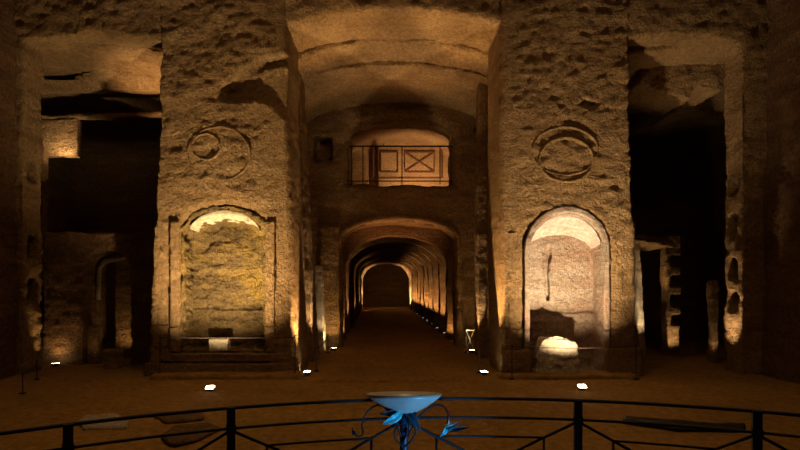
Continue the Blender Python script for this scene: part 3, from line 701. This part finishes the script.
# stand with leaves, and the bowl on it
ct = posts[2]; cp = arcp(ct, 0)
st = empty('bowl_stand', (cp.x, cp.y, 0)); tag(st, 'wrought iron stand with blue leaves and curling tendrils under the bowl', 'stand')
def yy(px_, py_, dy=0.0): Yp = cp.y+dy; return Vector((X(px_, Yp), Yp, Z(py_, Yp)))
simple('post', lambda b: (lathe(b, [(0.09, 0), (0.09, 0.015), (0.025, 0.03), (0.022, 0.85), (0.03, 0.87), (0.022, 0.9), (0.02, 0.925), (0.05, 0.935)], (cp.x, cp.y, 0), 16)), POST, st, smooth=True)
def curve_pts(ps, n=8):
    ps = [Vector(p) for p in ps]; out = []
    P_ = [ps[0]*2-ps[1]]+ps+[ps[-1]*2-ps[-2]]
    for i in range(1, len(P_)-2):
        for k in range(n):
            t = k/n; a, b, c, d = P_[i-1], P_[i], P_[i+1], P_[i+2]
            out.append(0.5*((2*b)+(c-a)*t+(2*a-5*b+4*c-d)*t*t+(3*b-a-3*c+d)*t**3))
    out.append(ps[-1]); return out
for pts in ([(401, 436), (392, 416), (380, 405), (368, 411), (362, 424), (363, 434), (357, 436), (354, 431)],
            [(408, 436), (418, 418), (432, 406), (443, 406), (448, 414), (447, 424)],
            [(403, 448), (412, 440), (416, 430), (410, 422), (404, 426)],
            [(404, 448), (395, 438), (396, 428), (400, 424)]):
    simple('tendril', lambda b, pts=pts: tube(b, curve_pts([yy(x, y, -0.04-0.01*i) for i, (x, y) in enumerate(pts)]), 0.0055, 6, (1.1, 0.7)), IRON, st, smooth=True)
def leaf(name, p, q, w, material, dy=-0.07, curl=0.02, sub=None, label=None):
    A = yy(*p, dy); B = yy(*q, dy-0.03); d = B-A; L_ = d.length; d.normalize()
    side = Vector((-d.z, 0.35, d.x)).normalized(); nrm = d.cross(side).normalized()
    if nrm.y > 0: nrm = -nrm
    def f(b):
        n = 12; rows = []
        for s in (1, -1):
            rr = []
            for i in range(n+1):
                t = i/n; ww = w*math.sin(PI*min(1, t*0.96+0.04))**0.8*(1-0.35*t)*(1+0.1*math.sin(t*30)) if i not in (0, n) else 0.002
                row = []
                for k in range(-3, 4):
                    u = k/3; pt = A+d*(L_*t)+side*(ww*u)+nrm*(curl*(1-abs(u))*-1*0.6+curl*math.sin(PI*t)+0.0014*s)
                    row.append(b.verts.new(pt))
                rr.append(row)
            rows.append(rr)
        for r_, flip in ((rows[0], 0), (rows[1], 1)):
            for i in range(n):
                for k in range(6):
                    q4 = (r_[i][k], r_[i][k+1], r_[i+1][k+1], r_[i+1][k]); b.faces.new(q4 if not flip else q4[::-1])
        for i in range(n):
            for k in (0, 6): b.faces.new((rows[0][i][k], rows[0][i+1][k], rows[1][i+1][k], rows[1][i][k]))
        for i in (0, n):
            for k in range(6): b.faces.new((rows[0][i][k], rows[0][i][k+1], rows[1][i][k+1], rows[1][i][k]))
    o = simple(name, f, material, st, smooth=True)
    if label: o['label'] = label
leaf('leaf', (403, 411), (382, 424), 0.03, LEAF, label='bright cyan leaf')
leaf('leaf', (402, 408), (380, 414), 0.022, LEAFD)
leaf('leaf', (407, 408), (388, 409), 0.016, LEAFD, dy=-0.05)
leaf('leaf', (406, 412), (421, 431), 0.02, LEAFD)
leaf('leaf', (410, 410), (418, 421), 0.016, LEAFD, dy=-0.05)
leaf('leaf', (404, 414), (409, 432), 0.014, LEAFD, dy=-0.06)
leaf('leaf', (447, 424), (440, 437), 0.014, LEAF)
leaf('leaf', (446, 430), (456, 424), 0.018, LEAF)
leaf('leaf', (450, 431), (469, 427), 0.014, LEAFD)
leaf('leaf', (356, 434), (352, 428), 0.010, LEAFD)
leaf('petal', (452, 428), (449, 418), 0.016, PETAL, label='pale pink petal')
leaf('petal', (453, 428), (460, 421), 0.013, PETAL, label='pale pink petal')
Mb = Matrix.Rotation(math.radians(-8), 4, 'X')
zr = Z(394, cp.y)
def f_bowl(b):
    R_ = 38/F*cp.y
    prof_o = [(0.03, -0.105), (0.07, -0.097), (0.12, -0.07), (0.17, -0.038), (0.195, -0.018), (R_, 0.0)]
    prof_i = [(R_-0.006, 0.003), (0.185, -0.018), (0.16, -0.034), (0.115, -0.06), (0.065, -0.085), (0.02, -0.092)]
    lathe(b, prof_o+prof_i, (cp.x, cp.y, zr), 56, Mb)
bo = simple('shallow_bowl', f_bowl, BOWL, origin=(cp.x, cp.y, zr-0.09), smooth=True)
tag(bo, 'shallow translucent grey-blue alabaster bowl resting on the leafy iron stand', 'bowl')
# blue floodlight on the floor, below the frame, aimed at the bowl
uplight((1.2, 1.9, 0), (cp.x+0.08, cp.y, 0.97), 115, 'blue floodlight on the floor in front of the bowl stand', size=28, col=(0.16, 0.55, 1.0), lens=mat('blue_lens', (0.1, 0.4, 1), 0.3, emit=(0.1, 0.4, 1), es=4))

# ------------------------------------------------------------ camera and world
cam = bpy.data.cameras.new('camera'); co = bpy.data.objects.new('camera', cam); C.objects.link(co)
cam.sensor_width = 36; cam.lens = F/800*36; cam.shift_x = (400-CX)/800; cam.shift_y = (CY-225)/800
co.location = (0, 0, EYE); co.rotation_euler = (PI/2, 0, 0); cam.clip_start = 0.05; cam.clip_end = 200
bpy.context.scene.camera = co
w = bpy.data.worlds.new('world'); bpy.context.scene.world = w; w.use_nodes = True
w.node_tree.nodes['Background'].inputs[0].default_value = (0, 0, 0, 1)
sc = bpy.context.scene
sc.view_settings.view_transform = 'Standard'; sc.view_settings.look = 'None'; sc.view_settings.gamma = 1; sc.view_settings.exposure = 0.0
sc.view_settings.use_curve_mapping = False
sc.cycles.use_denoising = True; sc.cycles.max_bounces = 5; sc.cycles.diffuse_bounces = 3; sc.cycles.sample_clamp_indirect = 3
sc.cycles.use_light_tree = True
